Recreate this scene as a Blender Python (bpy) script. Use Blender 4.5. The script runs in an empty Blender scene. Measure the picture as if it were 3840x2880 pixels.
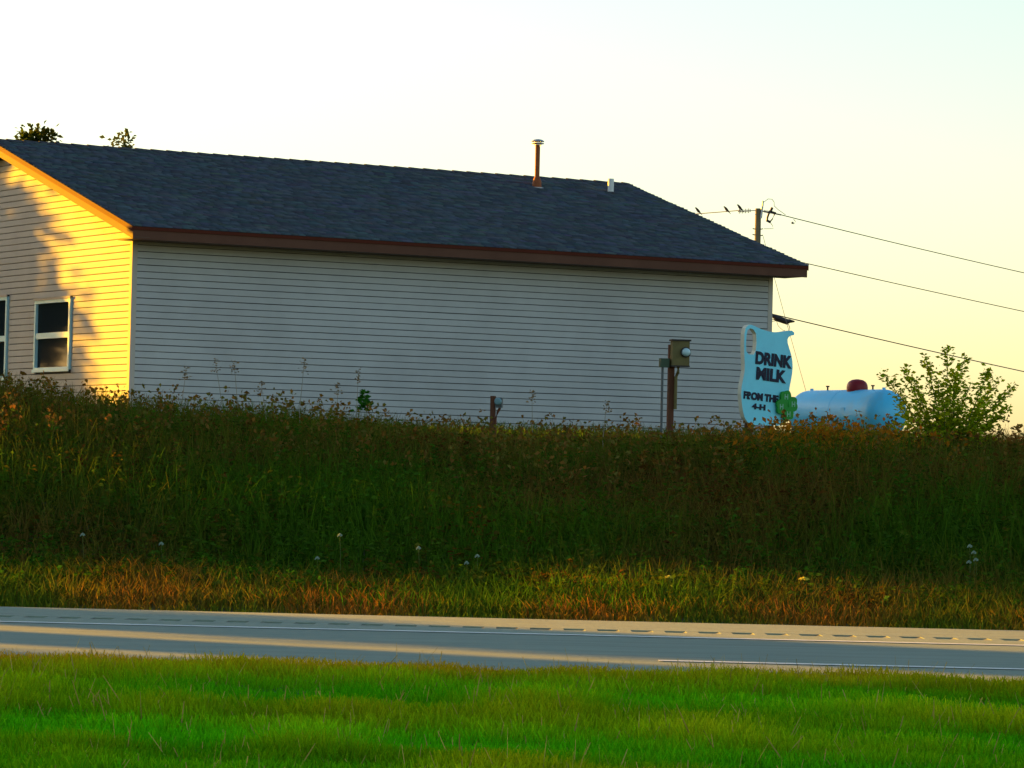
import bpy, bmesh, math, random
import numpy as np
from mathutils import Vector, Matrix
from mathutils.geometry import tessellate_polygon

rnd = random.Random(7)
R = math.radians
scene = bpy.context.scene
C = scene.collection

# ------------------------------------------------------------------ camera
CAM_Z, FPX, PITCH, ROLL = 0.92, 14685.0, 0.02865, 0.0235      # focal length in pixels of a 3840 px wide frame
cam_data = bpy.data.cameras.new('camera')
cam_data.sensor_width = 36.0
cam_data.lens = 36.0 * FPX / 3840.0
cam_data.clip_start = 0.1
cam_data.clip_end = 8000.0
cam = bpy.data.objects.new('camera', cam_data)
C.objects.link(cam)
cam.matrix_world = (Matrix.Translation((0, 0, CAM_Z)) @ Matrix.Rotation(math.pi / 2 + PITCH, 4, 'X')
                    @ Matrix.Rotation(ROLL, 4, 'Z'))
scene.camera = cam

# ------------------------------------------------------------------ sky, sun, exposure
SUN_EL, SUN_BACK = 9.0, 35.0           # elevation; degrees behind "straight left"
sun_dir = Vector((-math.cos(R(SUN_BACK)) * math.cos(R(SUN_EL)), math.sin(R(SUN_BACK)) * math.cos(R(SUN_EL)), math.sin(R(SUN_EL))))
world = bpy.data.worlds.new('World')
scene.world = world
world.use_nodes = True
wn = world.node_tree.nodes
wl = world.node_tree.links
wn.clear()
sky = wn.new('ShaderNodeTexSky')
sky.sky_type = 'NISHITA'
sky.sun_disc = False
sky.sun_elevation = R(SUN_EL)
sky.sun_rotation = math.atan2(sun_dir.x, sun_dir.y)
sky.air_density = 1.0
sky.dust_density = 1.0
sky.ozone_density = 0.95
bg = wn.new('ShaderNodeBackground')
bg.inputs['Strength'].default_value = 0.056
wo = wn.new('ShaderNodeOutputWorld')
wl.new(sky.outputs[0], bg.inputs[0])
wl.new(bg.outputs[0], wo.inputs[0])

sun_data = bpy.data.lights.new('sun', 'SUN')
sun_data.energy = 5.0
sun_data.angle = R(0.6)
sun_data.color = (1.0, 0.43, 0.0)
sun = bpy.data.objects.new('sun', sun_data)
C.objects.link(sun)
sun.rotation_euler = sun_dir.to_track_quat('Z', 'Y').to_euler()

vs = scene.view_settings
vs.view_transform = 'Standard'
vs.look = 'None'
vs.exposure = 2.25
vs.gamma = 1.0
vs.use_curve_mapping = False


# ------------------------------------------------------------------ helpers
def at(px, py, Y):
    """world point at depth Y that a pixel of the 3840 px photograph looks at"""
    a, b = px - 1920.0, py - 1440.0
    cr, sr = math.cos(ROLL), math.sin(ROLL)
    x, y = a * cr + b * sr, -a * sr + b * cr
    c, s = math.cos(PITCH), math.sin(PITCH)
    d = Vector((x, FPX * c + y * s, FPX * s - y * c))
    return Vector((0, 0, CAM_Z)) + d * (Y / d.y)


GY = [-4000, 2, 8, 12, 15.0, 17.3, 18.6, 29.3, 30.0, 32.4, 36, 38, 48, 56, 9000]
GZ = [-.3, -.3, -.22, .045, .205, .09, -.06, -.06, .0, .12, .66, .98, 1.46, 1.80, 1.85]


def ground_z(X, Y):
    X = np.asarray(X, float)
    Y = np.asarray(Y, float)
    z = np.interp(Y, GY, GZ)
    rise = np.clip(-X / 5.0, 0, 1.3) * .32 * np.interp(Y, [30, 36, 45, 56], [0, 1, 1, 0])
    crest_r = .07 * np.clip((X - 1.5) / 2.5, 0, 1) * np.interp(Y, [33, 37, 42, 50], [0, 1, 1, 0])
    crest_r = crest_r + .085 * np.exp(-((X - 3.25) / .95) ** 2) * np.interp(Y, [34, 37.5, 42, 48], [0, 1, 1, 0])
    bumps = .03 * np.sin(X * 1.7 + Y * .6) * np.interp(Y, [29.4, 31], [0, 1]) * np.interp(Y, [50, 60], [1, 0])
    return z + rise + bumps + crest_r


def gz(x, y):
    return float(ground_z(x, y))


def tag(o, label, cat, group=None, kind=None):
    if label: o['label'] = label
    if cat: o['category'] = cat
    if group: o['group'] = group
    if kind: o['kind'] = kind
    return o


def empty(name, loc, rz=0.0):
    o = bpy.data.objects.new(name, None)
    C.objects.link(o)
    o.location = loc
    o.rotation_euler = (0, 0, rz)
    return o


def link(name, me, parent=None, loc=(0, 0, 0), rot=(0, 0, 0)):
    o = bpy.data.objects.new(name, me)
    C.objects.link(o)
    if parent: o.parent = parent
    o.location = loc
    o.rotation_euler = rot
    return o


class MB:
    def __init__(self):
        self.v, self.f, self.smooth = [], [], False

    def add(self, vs_, fs_):
        n = len(self.v)
        self.v += [tuple(p) for p in vs_]
        self.f += [tuple(i + n for i in f) for f in fs_]
        return self

    def box(self, x0, x1, y0, y1, z0, z1):
        return self.add([(x0, y0, z0), (x1, y0, z0), (x1, y1, z0), (x0, y1, z0), (x0, y0, z1), (x1, y0, z1), (x1, y1, z1), (x0, y1, z1)],
                        [(0, 3, 2, 1), (4, 5, 6, 7), (0, 1, 5, 4), (1, 2, 6, 5), (2, 3, 7, 6), (3, 0, 4, 7)])

    def hexa(self, p):                     # 8 corners: bottom loop, top loop
        return self.add(p, [(0, 3, 2, 1), (4, 5, 6, 7), (0, 1, 5, 4), (1, 2, 6, 5), (2, 3, 7, 6), (3, 0, 4, 7)])

    def tube(self, pts, rad, n=10, caps=True):
        pts = [Vector(p) for p in pts]
        if not hasattr(rad, '__len__'): rad = [rad] * len(pts)
        vs_, fs_ = [], []
        ref = Vector((0, 0, 1))
        for i, p in enumerate(pts):
            d = (pts[min(i + 1, len(pts) - 1)] - pts[max(i - 1, 0)]).normalized()
            r0 = ref if abs(d.dot(ref)) < .95 else Vector((1, 0, 0))
            a = d.cross(r0).normalized()
            b = d.cross(a).normalized()
            for k in range(n):
                t = 2 * math.pi * k / n
                vs_.append(p + a * (math.cos(t) * rad[i]) + b * (math.sin(t) * rad[i]))
        for i in range(len(pts) - 1):
            for k in range(n):
                k2 = (k + 1) % n
                fs_.append((i * n + k, i * n + k2, (i + 1) * n + k2, (i + 1) * n + k))
        if caps:
            fs_.append(tuple(range(n)))
            fs_.append(tuple((len(pts) - 1) * n + k for k in reversed(range(n))))
        return self.add(vs_, fs_)

    def lathe(self, prof, n=16, o=(0, 0, 0)):   # (radius, z)
        vs_, fs_ = [], []
        for r, z in prof:
            for k in range(n):
                t = 2 * math.pi * k / n
                vs_.append((o[0] + r * math.cos(t), o[1] + r * math.sin(t), o[2] + z))
        for i in range(len(prof) - 1):
            for k in range(n):
                k2 = (k + 1) % n
                fs_.append((i * n + k, i * n + k2, (i + 1) * n + k2, (i + 1) * n + k))
        fs_.append(tuple(reversed(range(n))))
        fs_.append(tuple((len(prof) - 1) * n + k for k in range(n)))
        return self.add(vs_, fs_)

    def plate(self, loops, y0, y1):        # outline (and holes) in x,z, extruded along y
        flat = [p for l in loops for p in l]
        tris = tessellate_polygon([[Vector((p[0], p[1], 0)) for p in l] for l in loops])
        n = len(flat)
        self.add([(p[0], y0, p[1]) for p in flat] + [(p[0], y1, p[1]) for p in flat],
                 [tuple(t) for t in tris] + [tuple(i + n for i in reversed(t)) for t in tris])
        base = len(self.v) - 2 * n
        k = 0
        for l in loops:
            m = len(l)
            for i in range(m):
                j = (i + 1) % m
                self.f.append((base + k + i, base + k + j, base + n + k + j, base + n + k + i))
            k += m
        return self

    def mesh(self, name, mat, smooth=False):
        me = bpy.data.meshes.new(name)
        me.from_pydata(self.v, [], self.f)
        bm = bmesh.new()
        bm.from_mesh(me)
        bmesh.ops.recalc_face_normals(bm, faces=bm.faces)
        bm.to_mesh(me)
        bm.free()
        if mat: me.materials.append(mat)
        if smooth:
            me.polygons.foreach_set('use_smooth', [True] * len(me.polygons))
            me.set_sharp_from_angle(angle=R(40))
        return me

    def build(self, name, mat, parent=None, loc=(0, 0, 0), rot=(0, 0, 0), smooth=False):
        return link(name, self.mesh(name, mat, smooth), parent, loc, rot)


# ------------------------------------------------------------------ materials
def mat(name, col, rough=.7, var=.12, scale=3.0, bump=0.0, bscale=60.0, metal=0.0, spec=.3, stretch=(1, 1, 1), dirt=None, dirt_amt=.0, world_co=False):
    m = bpy.data.materials.new(name)
    m.use_nodes = True
    nt = m.node_tree
    b = nt.nodes['Principled BSDF']
    b.inputs['Roughness'].default_value = rough
    b.inputs['Metallic'].default_value = metal
    b.inputs['Specular IOR Level'].default_value = spec
    tc = nt.nodes.new('ShaderNodeTexCoord')
    mp = nt.nodes.new('ShaderNodeMapping')
    mp.inputs['Scale'].default_value = stretch
    geo = nt.nodes.new('ShaderNodeNewGeometry')
    nt.links.new(geo.outputs['Position'] if world_co else tc.outputs['Object'], mp.inputs[0])
    nz = nt.nodes.new('ShaderNodeTexNoise')
    nz.inputs['Scale'].default_value = scale
    nz.inputs['Detail'].default_value = 6
    nz.inputs['Roughness'].default_value = .65
    nt.links.new(mp.outputs[0], nz.inputs['Vector'])
    rmp = nt.nodes.new('ShaderNodeValToRGB')
    rmp.color_ramp.elements[0].position = .3
    rmp.color_ramp.elements[1].position = .7
    rmp.color_ramp.elements[0].color = (*[c * (1 - var) for c in col], 1)
    rmp.color_ramp.elements[1].color = (*[min(1, c * (1 + var)) for c in col], 1)
    nt.links.new(nz.outputs[0], rmp.inputs[0])
    out = rmp.outputs[0]
    if dirt:
        n2 = nt.nodes.new('ShaderNodeTexNoise')
        n2.inputs['Scale'].default_value = scale * .37
        n2.inputs['Detail'].default_value = 8
        n2.inputs['Roughness'].default_value = .7
        nt.links.new(mp.outputs[0], n2.inputs['Vector'])
        r2 = nt.nodes.new('ShaderNodeValToRGB')
        r2.color_ramp.elements[0].position = .48
        r2.color_ramp.elements[1].position = .72
        r2.color_ramp.elements[1].color = (dirt_amt,) * 3 + (1,)
        r2.color_ramp.elements[0].color = (0, 0, 0, 1)
        nt.links.new(n2.outputs[0], r2.inputs[0])
        mx = nt.nodes.new('ShaderNodeMix')
        mx.data_type = 'RGBA'
        mx.inputs['B'].default_value = (*dirt, 1)
        nt.links.new(out, mx.inputs['A'])
        nt.links.new(r2.outputs[0], mx.inputs['Factor'])
        out = mx.outputs['Result']
    nt.links.new(out, b.inputs['Base Color'])
    if bump:
        n3 = nt.nodes.new('ShaderNodeTexNoise')
        n3.inputs['Scale'].default_value = bscale
        n3.inputs['Detail'].default_value = 4
        nt.links.new(mp.outputs[0], n3.inputs['Vector'])
        bp = nt.nodes.new('ShaderNodeBump')
        bp.inputs['Strength'].default_value = bump
        bp.inputs['Distance'].default_value = .01
        nt.links.new(n3.outputs[0], bp.inputs['Height'])
        nt.links.new(bp.outputs[0], b.inputs['Normal'])
    return m


def leaf_mat(name, trans=.35, attr='Col'):
    m = bpy.data.materials.new(name)
    m.use_nodes = True
    nt = m.node_tree
    nt.nodes.clear()
    a = nt.nodes.new('ShaderNodeAttribute')
    a.attribute_name = attr
    d = nt.nodes.new('ShaderNodeBsdfDiffuse')
    t = nt.nodes.new('ShaderNodeBsdfTranslucent')
    hs = nt.nodes.new('ShaderNodeHueSaturation')
    hs.inputs['Saturation'].default_value = 1.15
    hs.inputs['Value'].default_value = 1.5
    nt.links.new(a.outputs['Color'], hs.inputs['Color'])
    nt.links.new(a.outputs['Color'], d.inputs['Color'])
    nt.links.new(hs.outputs[0], t.inputs['Color'])
    mx = nt.nodes.new('ShaderNodeMixShader')
    mx.inputs[0].default_value = trans
    nt.links.new(d.outputs[0], mx.inputs[1])
    nt.links.new(t.outputs[0], mx.inputs[2])
    o = nt.nodes.new('ShaderNodeOutputMaterial')
    nt.links.new(mx.outputs[0], o.inputs[0])
    return m


def glass_mat(name, col):
    m = bpy.data.materials.new(name)
    m.use_nodes = True
    b = m.node_tree.nodes['Principled BSDF']
    b.inputs['Base Color'].default_value = (*col, 1)
    b.inputs['Roughness'].default_value = .05
    b.inputs['Specular IOR Level'].default_value = .025
    return m


M = {}
M['siding'] = mat('vinyl_siding', (.485, .50, .50), .75, .06, 1.6, spec=.08, dirt=(.38, .38, .38), dirt_amt=.45, world_co=True)
M['trim_pale'] = mat('pale_trim', (.50, .46, .40), .7, .04, spec=.08)
M['fascia'] = mat('brown_fascia', (.125, .06, .04), .65, .12, 2.0, spec=.06)
M['drip'] = mat('brown_drip_edge', (.095, .024, .014), .7, .1, 2.0, spec=.05)
M['soffit'] = mat('brown_soffit', (.12, .07, .045), .7, .08)
M['shingle'] = leaf_mat('asphalt_shingle', 0.0)
M['deck'] = mat('roof_deck', (.03, .035, .045), .9)
M['concrete'] = mat('concrete', (.3, .29, .27), .85, .15, 4, bump=.3)
M['frame'] = mat('white_window_frame', (.42, .74, .85), .45, .04)
M['glass'] = glass_mat('window_glass', (.012, .022, .032))
M['curtain'] = mat('dim_room', (.05, .035, .025), .9, .5, 3)
M['rust'] = mat('rusty_flue', (.30, .085, .025), .7, .35, 9, dirt=(.10, .03, .012), dirt_amt=.7)
M['galv'] = mat('galvanised', (.42, .45, .5), .4, .15, 8, metal=.7)
M['pvc'] = mat('white_pipe', (.72, .76, .74), .45, .05)
M['lead'] = mat('dark_flashing', (.04, .035, .035), .7)
M['asphalt'] = mat('asphalt', (.19, .262, .212), .85, .16, 14, bump=.35, bscale=140, dirt=(.14, .17, .14), dirt_amt=.7, stretch=(.07, 1, 1))
M['shoulder'] = mat('shoulder_asphalt', (.235, .305, .235), .85, .15, 18, bump=.4, bscale=120, dirt=(.14, .14, .12), dirt_amt=.5, stretch=(.4, 1, 1))
M['groove'] = mat('rumble_groove', (.12, .125, .1), .9, .3, 12)
M['groove_pale'] = mat('dusty_groove', (.17, .19, .15), .9, .3, 12)
M['groove_dark'] = mat('stained_groove', (.07, .075, .06), .9, .3, 12)
M['paint'] = mat('road_paint', (.72, .76, .74), .6, .12, 9, dirt=(.35, .36, .34), dirt_amt=.5)
M['soil'] = mat('ground_soil', (.055, .07, .02), .95, .4, 1.5, bump=.5, bscale=12, dirt=(.09, .07, .03), dirt_amt=.6)
M['board'] = mat('sign_board', (.22, .78, .99), .5, .04, 2, dirt=(.18, .58, .74), dirt_amt=.6)
M['board_edge_lit'] = mat('lit_sign_edge', (.85, .8, .62), .6, .08)  # cream stands in for light falling on the board edges
M['ink'] = mat('sign_ink', (.008, .010, .035), .6, .3)
M['clover'] = mat('clover_green', (.008, .29, .028), .55, .12, 6)
M['clover_h'] = mat('clover_letter', (.25, .5, .38), .6)
M['post_brown'] = mat('weathered_post', (.13, .05, .025), .85, .35, 10, stretch=(1, 1, .15))
M['wood_pole'] = mat('pole_wood', (.17, .15, .09), .85, .3, 9, stretch=(1, 1, .1))
M['meter_box'] = mat('meter_box', (.15, .13, .045), .6, .2, 6, dirt=(.1, .05, .02), dirt_amt=.6)
M['meter_green'] = mat('green_box', (.05, .09, .055), .6, .15)
M['meter_glass'] = mat('meter_glass', (.45, .68, .74), .15, .1, spec=.7)
M['dial'] = mat('dial_face', (.16, .30, .34), .4, .1)
M['conduit'] = mat('grey_conduit', (.1, .12, .13), .5, .1)
M['tank'] = mat('tank_paint', (.07, .60, .97), .35, .05, 2, spec=.5, dirt=(.2, .42, .5), dirt_amt=.75)
M['tank_lid'] = mat('red_lid', (.21, .006, .012), .45, .12)
M['dark_metal'] = mat('dark_metal', (.035, .03, .028), .5, .2, metal=.3)
M['wire'] = mat('wire_black', (.012, .012, .014), .6)
M['wire_thin'] = mat('wire_grey', (.16, .14, .12), .6)
M['porcelain'] = mat('insulator', (.14, .12, .13), .3, .2)
M['bird'] = mat('bird_plumage', (.025, .015, .012), .7, .3, 40)
M['bark'] = mat('tree_bark', (.09, .065, .045), .95, .3, 12, bump=.6, bscale=25)
M['stem'] = mat('weed_stem', (.30, .27, .20), .9, .2)
M['stem_green'] = mat('green_stem', (.10, .14, .03), .9, .2)
M['leaf'] = leaf_mat('foliage', .3)
M['grass'] = leaf_mat('grass_blades', .3)
M['white_flower'] = mat('white_petals', (.22, .32, .24), .8, .1)
M['yellow_flower'] = mat('yellow_petals', (.6, .5, .03), .8, .1)


# ------------------------------------------------------------------ big vertex-coloured meshes
def np_mesh(name, V, F, Ccol, mat_, parent=None):
    """V (n,3), F (m,k) with k equal for all, Ccol (n,3)"""
    V = np.asarray(V, np.float32)
    F = np.asarray(F, np.int32)
    me = bpy.data.meshes.new(name)
    m, k = F.shape
    me.vertices.add(len(V))
    me.vertices.foreach_set('co', V.ravel())
    me.loops.add(m * k)
    me.loops.foreach_set('vertex_index', F.ravel())
    me.polygons.add(m)
    me.polygons.foreach_set('loop_start', np.arange(m, dtype=np.int32) * k)
    me.update(calc_edges=True)
    ca = me.color_attributes.new('Col', 'FLOAT_COLOR', 'POINT')
    c4 = np.ones((len(V), 4), np.float32)
    c4[:, :3] = Ccol
    ca.data.foreach_set('color', c4.ravel())
    me.materials.append(mat_)
    return link(name, me, parent)


def leaf_cards(P, N, L, Wd, col, rs, droop=.15):
    """one folded leaf (two quads sharing a midrib -> 6 verts) per point; N growth direction"""
    n = len(P)
    N = N / np.maximum(np.linalg.norm(N, axis=1, keepdims=True), 1e-6)
    rv = rs.normal(size=(n, 3))
    S = np.cross(N, rv)
    S /= np.maximum(np.linalg.norm(S, axis=1, keepdims=True), 1e-6)
    U = np.cross(S, N)
    L = np.asarray(L).reshape(-1, 1)
    Wd = np.asarray(Wd).reshape(-1, 1)
    base = P
    tip = P + N * L - np.array([0, 0, 1]) * L * droop
    mid = P + N * L * .5 + U * Wd * .15
    a = mid + S * Wd * .5
    b = mid - S * Wd * .5
    V = np.stack([base, a, tip, b], 1).reshape(-1, 3)
    F = (np.arange(n)[:, None] * 4 + np.array([[0, 1, 2, 3]]))
    Cc = np.repeat(col, 4, axis=0)
    return V, F, Cc


def grass_blades(P, H, Wd, lean, col, rs):
    """curved blade: quad + quad (narrowing)"""
    n = len(P)
    az = rs.uniform(0, 2 * np.pi, n)
    d = np.stack([np.cos(az), np.sin(az), np.zeros(n)], 1)
    az2 = rs.uniform(0, 2 * np.pi, n)
    s = np.stack([np.cos(az2), np.sin(az2), np.zeros(n)], 1)
    H = np.asarray(H).reshape(-1, 1)
    Wd = np.asarray(Wd).reshape(-1, 1)
    lean = np.asarray(lean).reshape(-1, 1)
    up = np.array([[0, 0, 1.]])
    m = P + up * H * .58 + d * H * lean * .35
    t = P + up * H * (1 - .25 * lean) + d * H * lean
    V = np.stack([P - s * Wd * .5, P + s * Wd * .5, m - s * Wd * .4, m + s * Wd * .4, t - s * Wd * .08, t + s * Wd * .08], 1).reshape(-1, 3)
    i = np.arange(n)[:, None] * 6
    F = np.concatenate([i + np.array([[0, 1, 3, 2]]), i + np.array([[2, 3, 5, 4]])], 0)
    return V, F, np.repeat(col, 6, axis=0)


def cat(parts):
    Vs, Fs, Cs, o = [], [], [], 0
    for V, F, Cc in parts:
        Vs.append(V); Fs.append(F + o); Cs.append(Cc); o += len(V)
    return np.concatenate(Vs), np.concatenate(Fs), np.concatenate(Cs)


def patch_noise(X, Y, seed, scale):
    rs = np.random.RandomState(seed)
    v = np.zeros_like(X)
    for k in range(9):
        a = rs.uniform(0, 2 * np.pi)
        fq = scale * rs.uniform(.5, 2.2)
        v += np.sin((X * np.cos(a) + Y * np.sin(a)) * fq + rs.uniform(0, 6.28))
    return v / 3.0


# ------------------------------------------------------------------ ground
def make_ground():
    xs = np.unique(np.concatenate([np.linspace(-3000, -60, 14), np.linspace(-60, -12, 25), np.linspace(-12, 12, 61),
                                   np.linspace(12, 60, 25), np.linspace(60, 3000, 14)]))
    ys = np.unique(np.concatenate([np.linspace(-1500, -10, 12), np.linspace(-10, 12, 12), np.linspace(12, 60, 97),
                                   np.linspace(60, 200, 15), np.linspace(200, 4000, 14), np.array([18.6, 29.3])]))
    XX, YY = np.meshgrid(xs, ys)
    ZZ = ground_z(XX, YY)
    nx, ny = len(xs), len(ys)
    V = np.stack([XX, YY, ZZ], -1).reshape(-1, 3)
    I = np.arange(nx * ny).reshape(ny, nx)
    F = np.stack([I[:-1, :-1], I[:-1, 1:], I[1:, 1:], I[1:, :-1]], -1).reshape(-1, 4)
    me = bpy.data.meshes.new('ground')
    me.from_pydata(V.tolist(), [], F.tolist())
    me.materials.append(M['soil'])
    o = link('ground', me)
    o['kind'] = 'structure'
    return o


make_ground()

# ------------------------------------------------------------------ road
Y_NEAR, Y_LANE, Y_EDGE, Y_PAVE = 18.55, 22.35, 26.2, 29.45
RX0, RX1 = -160.0, 160.0
b = MB()
b.hexa([(RX0, Y_NEAR, -.3), (RX1, Y_NEAR, -.3), (RX1, Y_EDGE + .12, -.3), (RX0, Y_EDGE + .12, -.3),
        (RX0, Y_NEAR, 0), (RX1, Y_NEAR, 0), (RX1, Y_EDGE + .12, 0), (RX0, Y_EDGE + .12, 0)])
road = b.build('road', M['asphalt'])
road['kind'] = 'structure'
tag(road, 'grey asphalt carriageway between the median grass and the weedy bank', None)

b = MB()
b.box(RX0, RX1, Y_EDGE - .06, Y_EDGE + .06, .004, .006)
b.build('edge_line', M['paint'], road)
dash_x = at(2470, 2478, Y_LANE).x
for k in range(-2, 4):
    x0 = dash_x + k * 12.2
    MB().box(x0, x0 + 4.2, Y_LANE - .055, Y_LANE + .055, .004, .006).build('lane_dash', M['paint'], road)

# shoulder with milled rumble grooves (real troughs in the surface)
YG0, YG1 = 27.15, 27.5
PITCH_G, GROOVE = .235, .15
b = MB()
b.box(RX0, RX1, Y_EDGE + .122, YG0, -.3, .002)
b.box(RX0, RX1, YG1, Y_PAVE, -.3, .002)
b.box(RX0, -9, YG0 + .001, YG1 - .001, -.3, .0015)
b.box(9, RX1, YG0 + .001, YG1 - .001, -.3, .0015)
nG = int(18 / PITCH_G)
for i in range(nG):
    x0 = -9 + i * PITCH_G
    b.box(x0 + GROOVE, x0 + PITCH_G, YG0 + .001, YG1 - .001, -.05, .0015)
shoulder = b.build('shoulder', M['shoulder'])
shoulder['kind'] = 'structure'
tag(shoulder, 'paved shoulder beyond the white edge line', None)
gm = MB()
ns = 6
vs_, fs_ = [], []
for k in range(ns + 1):
    t = k / ns
    z = -.022 * math.sin(math.pi * t)
    vs_ += [(GROOVE * t, 0.001, z), (GROOVE * t, YG1 - YG0 - .001, z)]
for k in range(ns):
    fs_.append((2 * k, 2 * k + 2, 2 * k + 3, 2 * k + 1))
gm.add(vs_, fs_)
groove_me = [gm.mesh('rumble_groove', M[k]) for k in ('groove', 'groove_pale', 'groove_dark')]
for i in range(nG):
    link('rumble_groove', groove_me[rnd.choice((0, 0, 1, 1, 2))], shoulder, (-9 + i * PITCH_G, YG0, -.001)).scale = (1, 1, rnd.uniform(.45, 1.25))

# ------------------------------------------------------------------ house
HX, HY, HZ, YAW = -5.666, 58.0, 1.78, 0.5156
L_, W_, OF, OS = 11.32, 10.07, .612, .28
ZE, RISE = 4.76 - HZ, 1.647               # heights above the house base
EX = .0987
SLOPE = RISE / (W_ / 2 + OF)
FD = .185                                 # fascia depth
house = empty('house', (HX, HY, HZ), YAW)
tag(house, 'long beige sided house with dark shingle roof above the weedy bank', 'house')
HM = Matrix.Translation((HX, HY, HZ)) @ Matrix.Rotation(YAW, 4, 'Z')
HMI = HM.inverted()


def roof_z(bb):                           # top surface of the roof at depth bb (local)
    return ZE + SLOPE * (bb + OF) if bb <= W_ / 2 else ZE + SLOPE * (W_ + OF - bb)


def hit_local(px, py, plane):             # where a sight line meets a plane of the house: ('x', v) / ('y', v) / 'roof'
    o = HMI @ Vector((0, 0, CAM_Z))
    d = (HMI @ at(px, py, 50)) - o
    if plane == 'roof':
        t = (ZE + SLOPE * (o.y + OF) - o.z) / (d.z - SLOPE * d.y)
    else:
        i = 'xyz'.index(plane[0])
        t = (plane[1] - o[i]) / d[i]
    return o + d * t


# walls: a backing sheet with lapped boards hung on it
b = MB()
b.box(.012, L_ - .012, .02, .12, .0, ZE - FD + .02)
front = b.build('front_wall', M['deck'], house)
z_line = 3.53 - HZ
k0 = math.ceil((.10 - z_line) / EX)
first = z_line + k0 * EX


def board_profile(face=.030, gap=.0088):   # (out, z): flat faced lap board, open shadow gap under its lower edge
    return [(.0, gap), (face - .003, gap), (face, gap + .004), (face - .004, EX - .001), (0, EX - .001)]


def board_along_x(x0, x1):
    pr = board_profile()
    m = MB()
    n = len(pr)
    m.add([(x0, -o, z) for o, z in pr] + [(x1, -o, z) for o, z in pr],
          [tuple(range(n)), tuple(n + i for i in reversed(range(n)))] + [(i, (i + 1) % n, n + (i + 1) % n, n + i) for i in range(n)])
    return m


bme = board_along_x(.045, L_ - .045).mesh('siding_board', M['siding'])
z = first
while z < ZE - FD - .02:
    link('siding_board', bme, front, (0, 0.018 + rnd.uniform(-.002, .002), z + rnd.uniform(-.0009, .0009)), (rnd.uniform(-.012, .012), rnd.uniform(-.00012, .00012), rnd.uniform(-.0003, .0003)))
    z += EX

b = MB()                                  # end wall backing, gable shaped
top = ZE - FD + .04


def under(bb):
    return roof_z(bb) - FD * .9


prof = [(.02, 0), (W_ - .02, 0), (W_ - .02, under(W_)), (W_ / 2, under(W_ / 2)), (.02, under(.02))]
n = len(prof)
b.add([(.02, y, zz) for y, zz in prof] + [(.12, y, zz) for y, zz in prof],
      [tuple(range(n)), tuple(n + i for i in reversed(range(n)))] + [(i, (i + 1) % n, n + (i + 1) % n, n + i) for i in range(n)])
end = b.build('end_wall', M['deck'], house)
# windows on the end wall, from where the photo shows them
wa = hit_local(140, 1128, ('x', 0)); wb = hit_local(266, 1385, ('x', 0))
WIN = [(min(wa.y, wb.y), max(wa.y, wb.y), min(wa.z, wb.z), max(wa.z, wb.z))]
wc = hit_local(36, 1112, ('x', 0)); wd = hit_local(36, 1420, ('x', 0))
WIN.append((wc.y, wc.y + 1.0, wd.z, wc.z))


def end_board(zb, y0, y1):
    pr = board_profile()
    zt = zb + EX
    # trim the ends under the rake
    m = MB()
    loops = []
    for yy, s in ((y0, 0), (y1, 1)):
        lp = []
        for o, zz in pr:
            y = yy
            zz_w = zb + zz
            lim0 = (zz_w + FD * .9 - ZE) / SLOPE - OF
            lim1 = W_ - lim0
            y = max(y, lim0) if s == 0 else min(y, lim1)
            lp.append((.018 - o, y, zz))
        loops.append(lp)
    n = len(pr)
    m.add(loops[0] + loops[1], [tuple(range(n)), tuple(n + i for i in reversed(range(n)))] +
          [(i, (i + 1) % n, n + (i + 1) % n, n + i) for i in range(n)])
    return m


z = first
while z < under(W_ / 2) - EX - .05:
    spans = [(.045, W_ - .045)]
    for (w0, w1, wz0, wz1) in WIN:
        if z + EX > wz0 - .02 and z < wz1 + .02:
            out = []
            for s0, s1 in spans:
                if w0 > s0 and w1 < s1: out += [(s0, w0 - .02), (w1 + .02, s1)]
                else: out.append((s0, s1))
            spans = out
    for s0, s1 in spans:
        end_board(z, s0, s1).build('siding_board', M['siding'], end, (0, 0, z))
    z += EX

# corner trims
def corner(x, sx, y, nm='corner_trim'):
    m = MB()
    x0, x1 = sorted((x - sx * .016, x + sx * .07))
    m.box(x0, x1, y - .016, y + .004, .05, ZE - FD - .002)
    x0, x1 = sorted((x - sx * .016, x + sx * .004))
    m.box(x0, x1, y + .0042, y + .075, .05, ZE - FD - .002)
    m.build(nm, M['trim_pale'], house)


corner(0, 1, 0)
corner(L_, -1, 0)
MB().box(.0, L_, W_ - .1, W_, 0, ZE - FD + .02).build('rear_wall', M['siding'], house)
b = MB()
prof2 = [(.14, 0), (W_ - .12, 0), (W_ - .12, under(W_ - .12)), (W_ / 2, under(W_ / 2)), (.14, under(.14))]
n = len(prof2)
b.add([(L_ - .1, y, zz) for y, zz in prof2] + [(L_, y, zz) for y, zz in prof2],
      [tuple(range(n)), tuple(n + i for i in reversed(range(n)))] + [(i, (i + 1) % n, n + (i + 1) % n, n + i) for i in range(n)])
b.build('far_end_wall', M['siding'], house)
MB().box(.03, L_ - .03, .03, W_ - .03, -.6, .0).build('foundation', M['concrete'], house)


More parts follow.
